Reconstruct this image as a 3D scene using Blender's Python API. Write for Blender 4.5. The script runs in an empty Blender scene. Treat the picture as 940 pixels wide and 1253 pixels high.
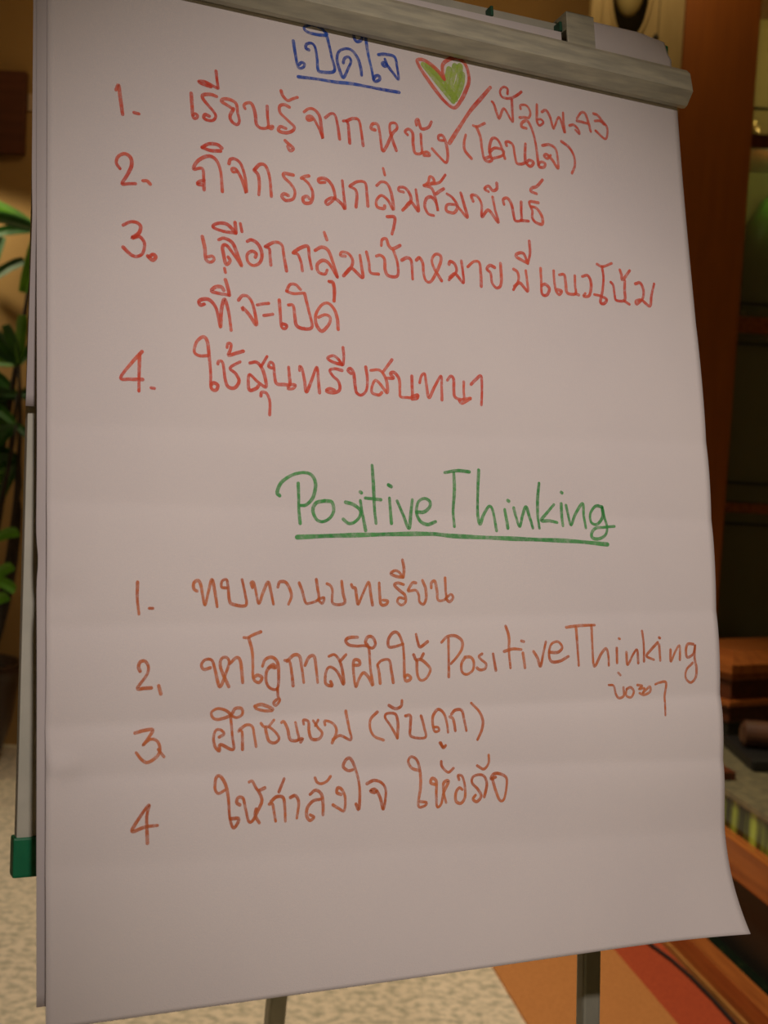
import bpy, bmesh, math, random
from mathutils import Vector, Matrix
random.seed(7)
SC = bpy.context.scene
COL = SC.collection

# ------------------------------------------------------------------ camera
CAM_Z = 1.40
cam_d = bpy.data.cameras.new('camera')
cam = bpy.data.objects.new('camera', cam_d)
COL.objects.link(cam)
cam_d.sensor_fit = 'VERTICAL'
cam_d.sensor_height = 36.0
cam_d.lens = 36.0 * 1550 / 1253
cam_d.clip_start = 0.02
pitch, roll = math.radians(3.2), math.radians(3.3)
up = Vector((math.sin(roll) * math.cos(pitch), math.cos(roll) * math.cos(pitch), math.sin(pitch)))
fw = Vector((0, 0, -1)); yw = (fw - up * fw.dot(up)).normalized(); xw = yw.cross(up)
m = Matrix((xw, yw, up)).to_4x4()
m.translation = (0, 0, CAM_Z)
cam.matrix_world = m
cam_d.dof.use_dof = True
cam_d.dof.focus_distance = 1.08
cam_d.dof.aperture_fstop = 9.0
SC.camera = cam

# ------------------------------------------------------------------ world, lights, exposure
w = bpy.data.worlds.new('world'); SC.world = w; w.use_nodes = True
w.node_tree.nodes['Background'].inputs['Color'].default_value = (1.0, 0.78, 0.50, 1)
w.node_tree.nodes['Background'].inputs['Strength'].default_value = 0.06
SC.view_settings.view_transform = 'Standard'
SC.view_settings.look = 'None'
SC.view_settings.gamma = 1
SC.view_settings.use_curve_mapping = False
SC.view_settings.exposure = 0.0

def lamp(name, kind, loc, target, energy, color, **kw):
    d = bpy.data.lights.new(name, kind); d.energy = energy; d.color = color
    for k, v in kw.items(): setattr(d, k, v)
    o = bpy.data.objects.new(name, d); COL.objects.link(o); o.location = loc
    if target is not None:
        o.rotation_euler = (Vector(target) - Vector(loc)).to_track_quat('-Z', 'Y').to_euler()
    return o

# unseen broad yellow fill added behind the photographer, low down
lamp('fill_light', 'AREA', (0.9, -1.5, 1.3), (0.05, 1.05, 1.25), 3.0, (1.0, 0.77, 0.40), shape='RECTANGLE', size=1.2, size_y=1.2)
# unseen spot added behind the photographer, shaped to the sheet's brightness falloff
lamp('sheet_spot', 'SPOT', (0.497, -1.505, 2.953), (0.067, 1.046, 1.318), 204, (1.0, 0.838, 0.775), spot_size=0.408, spot_blend=1.0, shadow_soft_size=0.06)
# warm room lamps in the ceiling
lamp('floor_downlight', 'SPOT', (-0.35, 3.3, 3.3), (-0.3, 3.2, 0), 205, (1.0, 0.87, 0.76), spot_size=1.5, spot_blend=0.8, shadow_soft_size=0.15)
lamp('carpet_downlight', 'SPOT', (0.2, 2.7, 3.3), (0.75, 3.2, 0), 75, (1.0, 0.78, 0.50), spot_size=1.2, spot_blend=0.8, shadow_soft_size=0.15)
lamp('plant_downlight', 'SPOT', (-2.1, 5.0, 2.42), (-1.75, 5.3, 1.62), 20, (1.0, 0.86, 0.56), spot_size=1.85, spot_blend=0.22, shadow_soft_size=0.05)
lamp('wall_glow', 'AREA', (-0.2, 4.2, 3.25), (-0.2, 5.4, 2.6), 4.8, (1.0, 0.72, 0.36), shape='RECTANGLE', size=2.4, size_y=0.3)

# ------------------------------------------------------------------ helpers
def nodes(name):
    mt = bpy.data.materials.new(name); mt.use_nodes = True
    nt = mt.node_tree; b = nt.nodes['Principled BSDF']
    return mt, nt, b

def mat(name, col, rough=0.6, col2=None, scale=20, stretch=(1, 1, 1), metal=0.0, bump=0.0, detail=4, lo=0.35, hi=0.65, spec=None, bscale=None):
    """plain or two-tone noise material"""
    mt, nt, b = nodes(name)
    b.inputs['Base Color'].default_value = (*col, 1)
    b.inputs['Roughness'].default_value = rough
    b.inputs['Metallic'].default_value = metal
    if spec is not None: b.inputs['Specular IOR Level'].default_value = spec
    if col2 or bump:
        tc = nt.nodes.new('ShaderNodeTexCoord'); mp = nt.nodes.new('ShaderNodeMapping')
        mp.inputs['Scale'].default_value = stretch
        nt.links.new(tc.outputs['Object'], mp.inputs['Vector'])
        nz = nt.nodes.new('ShaderNodeTexNoise'); nz.inputs['Scale'].default_value = scale; nz.inputs['Detail'].default_value = detail
        nt.links.new(mp.outputs['Vector'], nz.inputs['Vector'])
        if col2:
            rp = nt.nodes.new('ShaderNodeValToRGB')
            rp.color_ramp.elements[0].position = lo; rp.color_ramp.elements[0].color = (*col, 1)
            rp.color_ramp.elements[1].position = hi; rp.color_ramp.elements[1].color = (*col2, 1)
            nt.links.new(nz.outputs['Fac'], rp.inputs['Fac']); nt.links.new(rp.outputs['Color'], b.inputs['Base Color'])
        if bump:
            bp = nt.nodes.new('ShaderNodeBump'); bp.inputs['Strength'].default_value = bump; bp.inputs['Distance'].default_value = 0.002
            if bscale:
                n2 = nt.nodes.new('ShaderNodeTexNoise'); n2.inputs['Scale'].default_value = bscale; n2.inputs['Detail'].default_value = 3
                nt.links.new(mp.outputs['Vector'], n2.inputs['Vector']); nt.links.new(n2.outputs['Fac'], bp.inputs['Height'])
            else: nt.links.new(nz.outputs['Fac'], bp.inputs['Height'])
            nt.links.new(bp.outputs['Normal'], b.inputs['Normal'])
    return mt

def ink_mat(name, dark, light):
    """translucent felt pen ink: streaky, lets some of the sheet through"""
    mt, nt, b = nodes(name)
    b.inputs['Roughness'].default_value = 0.8; b.inputs['Specular IOR Level'].default_value = 0.1
    tc = nt.nodes.new('ShaderNodeTexCoord')
    nz = nt.nodes.new('ShaderNodeTexNoise'); nz.inputs['Scale'].default_value = 260; nz.inputs['Detail'].default_value = 2
    n2 = nt.nodes.new('ShaderNodeTexNoise'); n2.inputs['Scale'].default_value = 38; n2.inputs['Detail'].default_value = 2
    nt.links.new(tc.outputs['Object'], nz.inputs['Vector']); nt.links.new(tc.outputs['Object'], n2.inputs['Vector'])
    rp = nt.nodes.new('ShaderNodeValToRGB')
    rp.color_ramp.elements[0].position = 0.35; rp.color_ramp.elements[0].color = (*dark, 1)
    rp.color_ramp.elements[1].position = 0.65; rp.color_ramp.elements[1].color = (*light, 1)
    nt.links.new(n2.outputs['Fac'], rp.inputs['Fac']); nt.links.new(rp.outputs['Color'], b.inputs['Base Color'])
    mr = nt.nodes.new('ShaderNodeMapRange')
    mr.inputs['From Min'].default_value = 0.3; mr.inputs['From Max'].default_value = 0.7
    mr.inputs['To Min'].default_value = 0.44; mr.inputs['To Max'].default_value = 0.82
    nt.links.new(nz.outputs['Fac'], mr.inputs['Value']); nt.links.new(mr.outputs['Result'], b.inputs['Alpha'])
    return mt

M = dict(
    paper=mat('paper', (0.80, 0.765, 0.75), 0.75, (0.76, 0.725, 0.72), scale=6, bump=0.12, bscale=900, spec=0.2),
    paper_back=mat('paper_back', (0.74, 0.70, 0.69), 0.75, (0.70, 0.66, 0.66), scale=7, spec=0.2),
    board=mat('board_face', (0.66, 0.66, 0.56), 0.35),
    board_edge=mat('board_edge', (0.60, 0.60, 0.50), 0.5, (0.52, 0.53, 0.44), scale=30),
    alu=mat('brushed_aluminium', (0.66, 0.65, 0.49), 0.5, (0.47, 0.47, 0.37), scale=9, stretch=(1, 6, 20), metal=0.15, bump=0.2),
    leg=mat('leg_metal', (0.42, 0.42, 0.33), 0.4, (0.34, 0.35, 0.28), scale=20, metal=0.3),
    green=mat('green_plastic', (0.005, 0.22, 0.09), 0.45, (0.004, 0.17, 0.07), scale=40),
    dark_green=mat('dark_green_plastic', (0.01, 0.10, 0.05), 0.5),
    floor=mat('stone_floor', (0.74, 0.62, 0.42), 0.5, (0.38, 0.35, 0.23), scale=38, detail=8, lo=0.42, hi=0.68, bump=0.1),
    wall=mat('tan_wall', (0.42, 0.25, 0.085), 0.8, (0.36, 0.21, 0.07), scale=3, bump=0.1, bscale=80),
    plain=mat('plain_wall', (0.55, 0.42, 0.27), 0.8, (0.50, 0.38, 0.24), scale=3),
    ceiling=mat('ceiling_paint', (0.62, 0.55, 0.42), 0.9, (0.58, 0.51, 0.39), scale=3),
    pillar=mat('red_brown_veneer', (0.33, 0.092, 0.001), 0.6, (0.28, 0.076, 0.001), scale=5, stretch=(8, 8, 0.6)),
    beam=mat('beam_wood', (0.13, 0.035, 0.012), 0.6, (0.09, 0.025, 0.008), scale=6, stretch=(0.5, 8, 8)),
    cream=mat('cream_panel', (0.42, 0.31, 0.14), 0.6, (0.36, 0.265, 0.115), scale=8, stretch=(4, 4, 0.6)),
    pale_plastic=mat('pale_plastic', (0.62, 0.45, 0.30), 0.5, (0.58, 0.42, 0.28), scale=10),
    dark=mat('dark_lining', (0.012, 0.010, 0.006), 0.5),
    pale=mat('pale_shade', (0.36, 0.29, 0.12), 0.45, (0.30, 0.24, 0.10), scale=10),
    wood=mat('orange_wood', (0.42, 0.13, 0.025), 0.35, (0.28, 0.075, 0.014), scale=4, stretch=(14, 0.8, 14), bump=0.05),
    wood_dark=mat('dark_wood', (0.13, 0.033, 0.010), 0.4, (0.08, 0.02, 0.006), scale=4, stretch=(10, 1, 10)),
    wood_brown=mat('brown_wood', (0.12, 0.045, 0.018), 0.5, (0.07, 0.028, 0.012), scale=12),
    wood_light=mat('wood_edge', (0.42, 0.20, 0.05), 0.4, (0.33, 0.15, 0.035), scale=10),
    stone=mat('stone_painted_reflection', (0.008, 0.020, 0.006), 0.12, (0.42, 0.55, 0.06), scale=6, stretch=(3, 3, 0.25), lo=0.46, hi=0.68, detail=3),  # bright yellow-green streaks are reflections painted into the dark base colour
    stone_dark=mat('stone_painted_glints', (0.006, 0.012, 0.006), 0.15, (0.10, 0.15, 0.03), scale=16, stretch=(4, 1, 2), lo=0.55, hi=0.80, detail=6),  # paler green flecks are reflected glints painted into the colour
    slab=mat('grey_stone_top', (0.22, 0.19, 0.10), 0.3, (0.13, 0.12, 0.07), scale=40, detail=6),
    carpet_tan=mat('carpet_tan', (0.50, 0.20, 0.045), 0.9, (0.43, 0.165, 0.035), scale=120, bump=0.4),
    carpet_red=mat('carpet_red', (0.42, 0.062, 0.010), 0.9, (0.34, 0.045, 0.007), scale=120, bump=0.4),
    black=mat('black_rubber', (0.008, 0.008, 0.007), 0.5),
    leaf=mat('palm_leaf', (0.012, 0.075, 0.010), 0.4, (0.03, 0.14, 0.012), scale=9),
    leaf_light=mat('young_leaf', (0.13, 0.36, 0.015), 0.45, (0.08, 0.25, 0.012), scale=14),
    stem=mat('palm_stem', (0.035, 0.022, 0.010), 0.8, (0.015, 0.010, 0.006), scale=30),
    pot=mat('pot_glaze', (0.035, 0.015, 0.008), 0.35, (0.022, 0.010, 0.006), scale=8),
    soil=mat('potting_soil', (0.02, 0.013, 0.008), 0.95),
    gold=mat('gold_trim', (0.45, 0.33, 0.07), 0.3, (0.22, 0.14, 0.03), scale=40, metal=0.5),
    jade=mat('green_ceramic', (0.012, 0.05, 0.008), 0.15, (0.03, 0.09, 0.01), scale=5),
    olive=mat('cabinet_lining', (0.20, 0.15, 0.03), 0.7, (0.15, 0.115, 0.022), scale=3),
)
g, nt, b = nodes('cabinet_glass')
b.inputs['Base Color'].default_value = (0.55, 0.6, 0.4, 1); b.inputs['Roughness'].default_value = 0.04
b.inputs['Alpha'].default_value = 0.22
M['glass'] = g
INKM = dict(
    red=ink_mat('red_ink', (0.80, 0.085, 0.045), (0.92, 0.19, 0.11)),
    blue=ink_mat('blue_ink', (0.010, 0.07, 0.50), (0.05, 0.17, 0.70)),
    green=ink_mat('green_ink', (0.05, 0.36, 0.085), (0.12, 0.48, 0.14)),
    lime=ink_mat('lime_ink', (0.34, 0.56, 0.06), (0.48, 0.66, 0.12)),
    brown=ink_mat('brown_ink', (0.62, 0.14, 0.035), (0.78, 0.25, 0.09)),
)

def obj(name, bm, m, parent=None, smooth=False):
    me = bpy.data.meshes.new(name)
    if name not in ('paper', 'flipchart_sheet', 'turned_sheet'): bmesh.ops.recalc_face_normals(bm, faces=bm.faces)
    bm.to_mesh(me); bm.free()
    if smooth:
        for p in me.polygons: p.use_smooth = True
    me.materials.append(m)
    o = bpy.data.objects.new(name, me); COL.objects.link(o)
    if parent: o.parent = parent
    return o

def tag(o, label=None, cat=None, group=None, kind=None):
    if label: o['label'] = label
    if cat: o['category'] = cat
    if group: o['group'] = group
    if kind: o['kind'] = kind
    return o

def empty(name, loc, mtx=None):
    o = bpy.data.objects.new(name, None); COL.objects.link(o); o.empty_display_size = 0.05
    if mtx is not None: o.matrix_world = mtx
    else: o.location = loc
    return o

def add_box(bm, x0, x1, y0, y1, z0, z1, bev=0.0):
    r = bmesh.ops.create_cube(bm, size=1.0)
    for v in r['verts']:
        v.co = Vector(((x0 + x1) / 2 + v.co.x * (x1 - x0), (y0 + y1) / 2 + v.co.y * (y1 - y0), (z0 + z1) / 2 + v.co.z * (z1 - z0)))
    if bev:
        es = list({e for v in r['verts'] for e in v.link_edges})
        bmesh.ops.bevel(bm, geom=es, offset=bev, segments=2, affect='EDGES', profile=0.6)
    return bm

def box(*a, bev=0.0):
    return add_box(bmesh.new(), *a, bev=bev)

def tube(bm, pts, r, n=10, squash=1.0):
    """swept tube through pts, r may be a list"""
    pts = [Vector(p) for p in pts]; rings = []
    for i, p in enumerate(pts):
        t = (pts[min(i + 1, len(pts) - 1)] - pts[max(i - 1, 0)]).normalized()
        a = t.cross(Vector((0, 0, 1)))
        if a.length < 1e-3: a = t.cross(Vector((0, 1, 0)))
        a.normalize(); c = t.cross(a)
        rr = r[i] if isinstance(r, (list, tuple)) else r
        rings.append([bm.verts.new(p + a * rr * math.cos(k * 2 * math.pi / n) + c * rr * squash * math.sin(k * 2 * math.pi / n)) for k in range(n)])
    for i in range(len(rings) - 1):
        for k in range(n):
            bm.faces.new((rings[i][k], rings[i][(k + 1) % n], rings[i + 1][(k + 1) % n], rings[i + 1][k]))
    bm.faces.new(rings[0]); bm.faces.new(rings[-1])
    return bm

def lathe(bm, prof, n=32, c=(0, 0, 0)):
    rings = []
    for r, z in prof:
        rings.append([bm.verts.new((c[0] + r * math.cos(k * 2 * math.pi / n), c[1] + r * math.sin(k * 2 * math.pi / n), c[2] + z)) for k in range(n)])
    for i in range(len(rings) - 1):
        for k in range(n):
            bm.faces.new((rings[i][k], rings[i][(k + 1) % n], rings[i + 1][(k + 1) % n], rings[i + 1][k]))
    bm.faces.new(rings[0]); bm.faces.new(rings[-1])
    return bm

def bez(p0, p1, p2, n):
    return [Vector(p0) * (1 - t) ** 2 + Vector(p1) * 2 * t * (1 - t) + Vector(p2) * t * t for t in [i / (n - 1) for i in range(n)]]

# ------------------------------------------------------------------ the room
def struct(name, bm, m):
    return tag(obj(name, bm, m), kind='structure')
struct('floor', box(-3.0, 3.0, -2.5, 5.5, -0.1, 0.0), M['floor'])
struct('ceiling', box(-3.0, 3.0, -2.5, 5.5, 3.4, 3.5), M['ceiling'])
struct('wall_back', box(-3.0, 3.0, 5.4, 5.5, 0.0, 3.4), M['wall'])
struct('wall_left', box(-3.1, -3.0, -2.5, 5.5, 0.0, 3.4), M['plain'])
struct('wall_right', box(3.0, 3.1, -2.5, 5.5, 0.0, 3.4), M['plain'])
struct('wall_front', box(-3.0, 3.0, -2.6, -2.5, 0.0, 3.4), M['plain'])
# red-brown veneered pillar
struct('trim_1', box(0.945, 1.21, 4.5, 4.78, 0.0, 3.4, bev=0.004), M['pillar'])
# wooden beam that runs to the left on the back wall
t = struct('trim_2', box(-2.99, -1.592, 5.35, 5.4, 2.51, 2.845, bev=0.002), M['beam'])

tag(obj('wall_fitting', box(-1.588, -1.555, 5.385, 5.4, 2.695, 2.765, bev=0.004), M['pale_plastic']), 'small pale fitting on the tan wall beside the end of the wooden beam', 'fitting')
# carpet runner: a tan band and a red band beside the counter, along direction D
D = Vector((0.171, -0.985, 0)); Nn = Vector((0.985, 0.171, 0))
P0 = Vector((0.88, 3.55, 0))
def along(s, t, z): return P0 + Nn * s + D * t + Vector((0, 0, z))
def slab(s0, s1, t0, t1, z0, z1, bev=0.0, origin=None):
    """box laid along the counter direction, in the counter's own frame"""
    return add_box(bmesh.new(), s0, s1, -t1, -t0, z0, z1, bev=bev)
mtx_counter = Matrix((( Nn.x, -D.x, 0, P0.x), (Nn.y, -D.y, 0, P0.y), (0, 0, 1, 0), (0, 0, 0, 1)))
cp = empty('carpet_runner', None, mtx_counter)
tag(cp, 'orange striped carpet runner on the stone floor beside the wooden counter', 'carpet')
tag(obj('stripe', slab(-0.545, -0.165, -0.88, 4.0, 0.0, 0.006), M['carpet_tan'], cp), 'tan orange carpet stripe')
tag(obj('stripe', slab(-0.165, -0.009, -0.88, 4.0, 0.0, 0.006), M['carpet_red'], cp), 'red orange carpet stripe')

# ------------------------------------------------------------------ stepped counter on the right
ct = empty('stepped_counter', None, mtx_counter)
tag(ct, 'low wooden counter with polished dark green stone panels with painted reflections and a grey slab top', 'counter')
T0, T1 = -0.84, 2.2
obj('skirting', slab(0.0, 0.055, T0, T1, 0.0, 0.085, bev=0.003), M['wood'], ct)
tag(obj('skirting_edge', slab(-0.008, 0.004, T0, T1, 0.0, 0.022, bev=0.002), M['wood_light'], ct), 'lighter wooden bead')
tag(obj('stone_step', slab(0.055, 0.40, T0, T1, 0.0, 0.075), M['stone_dark'], ct), 'glossy dark green stone step with painted glints')
obj('stone_panel', slab(0.10, 0.13, T0, T1, 0.075, 0.30), M['dark'], ct)
obj('carcass', slab(0.13, 0.95, T0, T1, 0.075, 0.49), M['wood_dark'], ct)
tag(obj('rail', slab(0.045, 0.13, T0, T1, 0.305, 0.405, bev=0.006), M['wood'], ct), 'orange wooden rail')
tag(obj('stone_panel', slab(0.075, 0.13, T0, T1, 0.405, 0.492), M['stone'], ct), 'dark green stone panel with painted reflections')
tag(obj('top', slab(0.065, 0.97, T0, T1, 0.492, 0.512, bev=0.003), M['slab'], ct), 'grey stone slab')
wb = obj('wooden_block', slab(0.068, 0.13, -0.25, 0.085, 0.5125, 0.536, bev=0.003), M['wood_dark']); wb.matrix_world = mtx_counter
tag(wb, 'small dark wooden block at the edge of the grey slab, beside the white sheet', 'block')

cb = bmesh.new()
pts = [(-0.062, -0.45), (-0.058, -0.20), (-0.050, 0.0), (-0.030, 0.11), (-0.022, 0.22), (-0.020, 0.35), (-0.024, 0.5), (-0.018, 0.9), (-0.03, 1.4)]
tube(cb, [along(s, t_, 0.0115) for s, t_ in pts], 0.0055, 10)
tag(obj('floor_cable', cb, M['black'], smooth=True), 'black cable lying on the red carpet stripe along the wooden counter', 'cable')

# wooden chest standing on the counter
ch = empty('wooden_chest', (1.135, 4.00, 0.512)); ch.rotation_euler = (0, 0, math.radians(28))
tag(ch, 'dark reddish wooden chest with a stepped lid standing on the counter', 'chest')
# local: x right, y back; front left corner at the empty
obj('base', box(0.02, 0.50, 0.02, 0.32, 0.0, 0.05), M['dark'], ch)
obj('body', box(0.012, 0.51, 0.012, 0.33, 0.05, 0.19, bev=0.006), M['wood_dark'], ch)
obj('moulding', box(-0.006, 0.526, -0.006, 0.345, 0.105, 0.125, bev=0.005), M['wood'], ch)
obj('lid', box(0.0, 0.52, 0.0, 0.34, 0.19, 0.215, bev=0.006), M['wood'], ch)
lb = bmesh.new()
v0 = [(-0.015, -0.015), (0.535, -0.015), (0.535, 0.355), (-0.015, 0.355)]; v1 = [(0.06, 0.06), (0.46, 0.06), (0.46, 0.28), (0.06, 0.28)]
ra = [lb.verts.new((x, y, 0.215)) for x, y in v0]; rb = [lb.verts.new((x, y, 0.243)) for x, y in v0]; rc = [lb.verts.new((x, y, 0.275)) for x, y in v1]
lb.faces.new(ra); lb.faces.new(rc)
for A, B in ((ra, rb), (rb, rc)):
    for i in range(4): lb.faces.new((A[i], A[(i + 1) % 4], B[(i + 1) % 4], B[i]))
obj('lid_top', lb, M['wood'], ch)

# brown bolster rolled on a black tray, in front of the chest
tr = obj('black_tray', box(1.10, 1.62, 3.60, 3.93, 0.512, 0.545, bev=0.008), M['black'])
tag(tr, 'flat black tray on the grey slab top in front of the wooden chest', 'tray')
rb_ = bmesh.new(); tube(rb_, [(1.115, 3.78, 0.585), (1.125, 3.78, 0.585), (1.58, 3.70, 0.585), (1.59, 3.70, 0.585)], [0.026, 0.040, 0.040, 0.026], 20)
tag(obj('wooden_roller', rb_, M['wood_brown'], smooth=False), 'short brown wooden roller lying on the flat black tray', 'roller')

# ------------------------------------------------------------------ glazed display cabinet behind
dc = empty('display_cabinet', (1.25, 4.82, 0.0))
tag(dc, 'tall dark wooden display cabinet with glass doors beside the red-brown pillar', 'cabinet')
obj('back_panel', box(0.0, 1.3, 0.45, 0.48, 0.0, 3.2), M['olive'], dc)
obj('side_panel', box(0.0, 0.03, 0.0, 0.45, 0.0, 3.2), M['wood_dark'], dc)
obj('side_panel', box(1.27, 1.3, 0.0, 0.45, 0.0, 3.2), M['wood_dark'], dc)
obj('top_panel', box(0.0, 1.3, 0.0, 0.45, 3.2, 3.24), M['wood_dark'], dc)
obj('plinth', box(0.0, 1.3, -0.005, 0.45, 0.0, 0.5), M['wood_dark'], dc)
tag(obj('stile', box(-0.03, 0.008, -0.03, 0.0, 0.5, 3.2, bev=0.004), M['dark'], dc), 'black door stile')
for z0, z1, mm, lab in ((2.570, 2.622, 'wood_dark', None), (1.885, 1.945, 'wood', 'reddish rail'), (1.207, 1.243, 'wood', 'reddish rail')):
    o = obj('rail', box(0.008, 1.27, -0.02, 0.01, z0, z1, bev=0.003), M[mm], dc)
    if lab: o['label'] = lab
for z0 in (2.715, 1.99, 1.84, 1.315, 1.16):
    obj('glazing_bead', box(0.008, 1.27, -0.012, 0.0, z0, z0 + 0.008), M['black'], dc)
for z0, z1 in ((2.622, 3.2), (1.945, 2.570), (1.243, 1.885), (0.5, 1.207)):
    tag(obj('glass_pane', box(0.008, 1.27, 0.0, 0.004, z0 + 0.001, z1 - 0.001), M['glass'], dc), 'clear cabinet glass pane')
obj('shelf', box(0.03, 1.27, 0.03, 0.45, 2.585, 2.607), M['wood_dark'], dc)
obj('shelf', box(0.03, 1.27, 0.03, 0.45, 1.90, 1.925), M['wood_dark'], dc)
obj('shelf', box(0.03, 1.27, 0.03, 0.45, 1.215, 1.235), M['wood_dark'], dc)
lamp('cabinet_lamp', 'POINT', (1.75, 4.95, 3.05), None, 7.5, (1.0, 0.85, 0.40), shadow_soft_size=0.05)
lamp('cabinet_lamp_lower', 'POINT', (1.45, 4.90, 2.50), None, 1.6, (0.9, 1.0, 0.40), shadow_soft_size=0.03)
for i, (x, h) in enumerate(((1.325, 0.10), (1.44, 0.11), (1.60, 0.10))):
    bm = lathe(bmesh.new(), [(0.022, 0), (0.04, 0.006), (0.048, h * 0.45), (0.034, h * 0.8), (0.02, h * 0.86), (0.024, h)], 20, (x, 4.96, 2.607))
    tag(obj('gold_jar', bm, M['gold'], smooth=True), ('small gold jar on the upper cabinet shelf, nearest the pillar', 'gold jar in the middle of the upper cabinet shelf', 'gold jar farthest from the pillar on the upper cabinet shelf')[i], 'jar', 'gold jars on the upper cabinet shelf')
bm = lathe(bmesh.new(), [(0.07, 0), (0.12, 0.01), (0.165, 0.14), (0.175, 0.27), (0.150, 0.40), (0.09, 0.50), (0.05, 0.535), (0.052, 0.56)], 40, (1.50, 5.05, 1.925))
tag(obj('green_vase', bm, M['jade'], smooth=True), 'large glossy dark green vase inside the display cabinet', 'vase')

# ------------------------------------------------------------------ cream panel with an oval recess, beside the pillar
cpn = empty('oval_niche_panel', (0.62, 4.5, 1.0))
tag(cpn, 'tall cream panel with a dark oval niche, left of the red-brown pillar', 'panel')
def ring_panel(x0, x1, z0, z1, cx, cz, rx, rz, yf, yb, n=48):
    """board with an oval hole, front at yf and back at yb"""
    bm = bmesh.new(); out = []
    for k in range(n):
        a = 2 * math.pi * k / n; c, s = math.cos(a), math.sin(a)
        t = min((x1 - cx) / c if c > 1e-6 else ((x0 - cx) / c if c < -1e-6 else 1e9), (z1 - cz) / s if s > 1e-6 else ((z0 - cz) / s if s < -1e-6 else 1e9))
        out.append([bm.verts.new((cx + rx * c, yf, cz + rz * s)), bm.verts.new((cx + t * c, yf, cz + t * s)),
                    bm.verts.new((cx + rx * c, yb, cz + rz * s)), bm.verts.new((cx + t * c, yb, cz + t * s))])
    for k in range(n):
        A, B = out[k], out[(k + 1) % n]
        bm.faces.new((A[0], A[1], B[1], B[0])); bm.faces.new((A[2], B[2], B[3], A[3]))
        bm.faces.new((A[0], B[0], B[2], A[2])); bm.faces.new((A[1], A[3], B[3], B[1]))
    return bm
OX, OZ = 0.135, 2.03
obj('panel', ring_panel(0.035, 0.235, 1.40, 2.38, OX, OZ, 0.070, 0.19, 0.0, 0.05), M['cream'], cpn)
obj('panel', box(0.035, 0.235, 0.0, 0.05, -0.998, 1.40), M['cream'], cpn)
obj('stile', box(0.0, 0.035, -0.012, 0.05, -0.998, 2.38, bev=0.004), M['cream'], cpn)
obj('stile', box(0.238, 0.324, -0.006, 0.05, -0.998, 2.38, bev=0.003), M['cream'], cpn)
bm = bmesh.new()
for i in range(7):
    a = i / 6 * math.pi / 2
bm = lathe(bm, [(0.002, 0.0), (0.4, 0.05), (0.75, 0.25), (0.95, 0.6), (1.0, 1.0)], 40)
for v in bm.verts:
    x, y, z = v.co; v.co = Vector((OX + x * 0.070, 0.05 + (1 - z) * 0.07, OZ + y * 0.19))
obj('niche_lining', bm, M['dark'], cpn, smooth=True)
bm = bmesh.new(); bmesh.ops.create_uvsphere(bm, u_segments=28, v_segments=16, radius=1.0)
for v in bm.verts: v.co = Vector((OX + v.co.x * 0.056, 0.045 + v.co.y * 0.035, OZ + 0.02 + v.co.z * 0.115))
obj('shade', bm, M['pale'], cpn, smooth=True)
bm = bmesh.new()
tube(bm, [(OX + 0.072 * math.cos(a), -0.002, OZ + 0.192 * math.sin(a)) for a in [k * 2 * math.pi / 48 for k in range(49)]], 0.006, 8)
obj('niche_rim', bm, M['cream'], cpn, smooth=True)
bm = bmesh.new(); bmesh.ops.create_uvsphere(bm, u_segments=14, v_segments=8, radius=0.010)
bmesh.ops.translate(bm, verts=bm.verts, vec=(0.228, -0.006, 1.855)); obj('knob', bm, M['dark'], cpn, smooth=True)
obj('seam', box(0.2352, 0.2378, -0.001, 0.04, -0.998, 2.38), M['dark'], cpn)

# ------------------------------------------------------------------ potted palm on the left
pl = empty('potted_lady_palm', (-1.64, 5.08, 0.0))
tag(pl, 'potted palm with dark green fan leaves at the left edge, in a dark round pot', 'plant')
bm = lathe(bmesh.new(), [(0.11, 0.0), (0.13, 0.02), (0.175, 0.18), (0.195, 0.33), (0.20, 0.37), (0.215, 0.385), (0.215, 0.415), (0.18, 0.415), (0.175, 0.37)], 40)
obj('pot', bm, M['pot'], pl, smooth=True)
bm = lathe(bmesh.new(), [(0.02, 0.36), (0.175, 0.372), (0.175, 0.378), (0.02, 0.395)], 24); obj('soil', bm, M['soil'], pl)
def blade(bm, root, tip, wd, droop=0.03, n=6):
    root, tip = Vector(root), Vector(tip); mid = (root + tip) / 2 + Vector((0, 0, droop))
    c = bez(root, mid, tip, n); d = (tip - root).normalized()
    side = d.cross(Vector((0.15, -1, 0.1))).normalized()
    rows = []
    prof = [0.35, 0.85, 1.0, 1.0, 1.0, 0.8]
    for p, k in zip(c, prof):
        up_ = side.cross(d).normalized() * wd * 0.18
        rows.append([bm.verts.new(p - side * wd / 2 * k), bm.verts.new(p - up_ * k), bm.verts.new(p + side * wd / 2 * k)])
    for i in range(n - 1):
        for j in range(2): bm.faces.new((rows[i][j], rows[i][j + 1], rows[i + 1][j + 1], rows[i + 1][j]))
    return bm
def leafobj(name, parent, root, tip, wd, droop, m):
    o = obj(name, blade(bmesh.new(), root, tip, wd, droop), M[m], parent, smooth=False)
    s = o.modifiers.new('thickness', 'SOLIDIFY'); s.thickness = 0.0012
    return o
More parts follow.
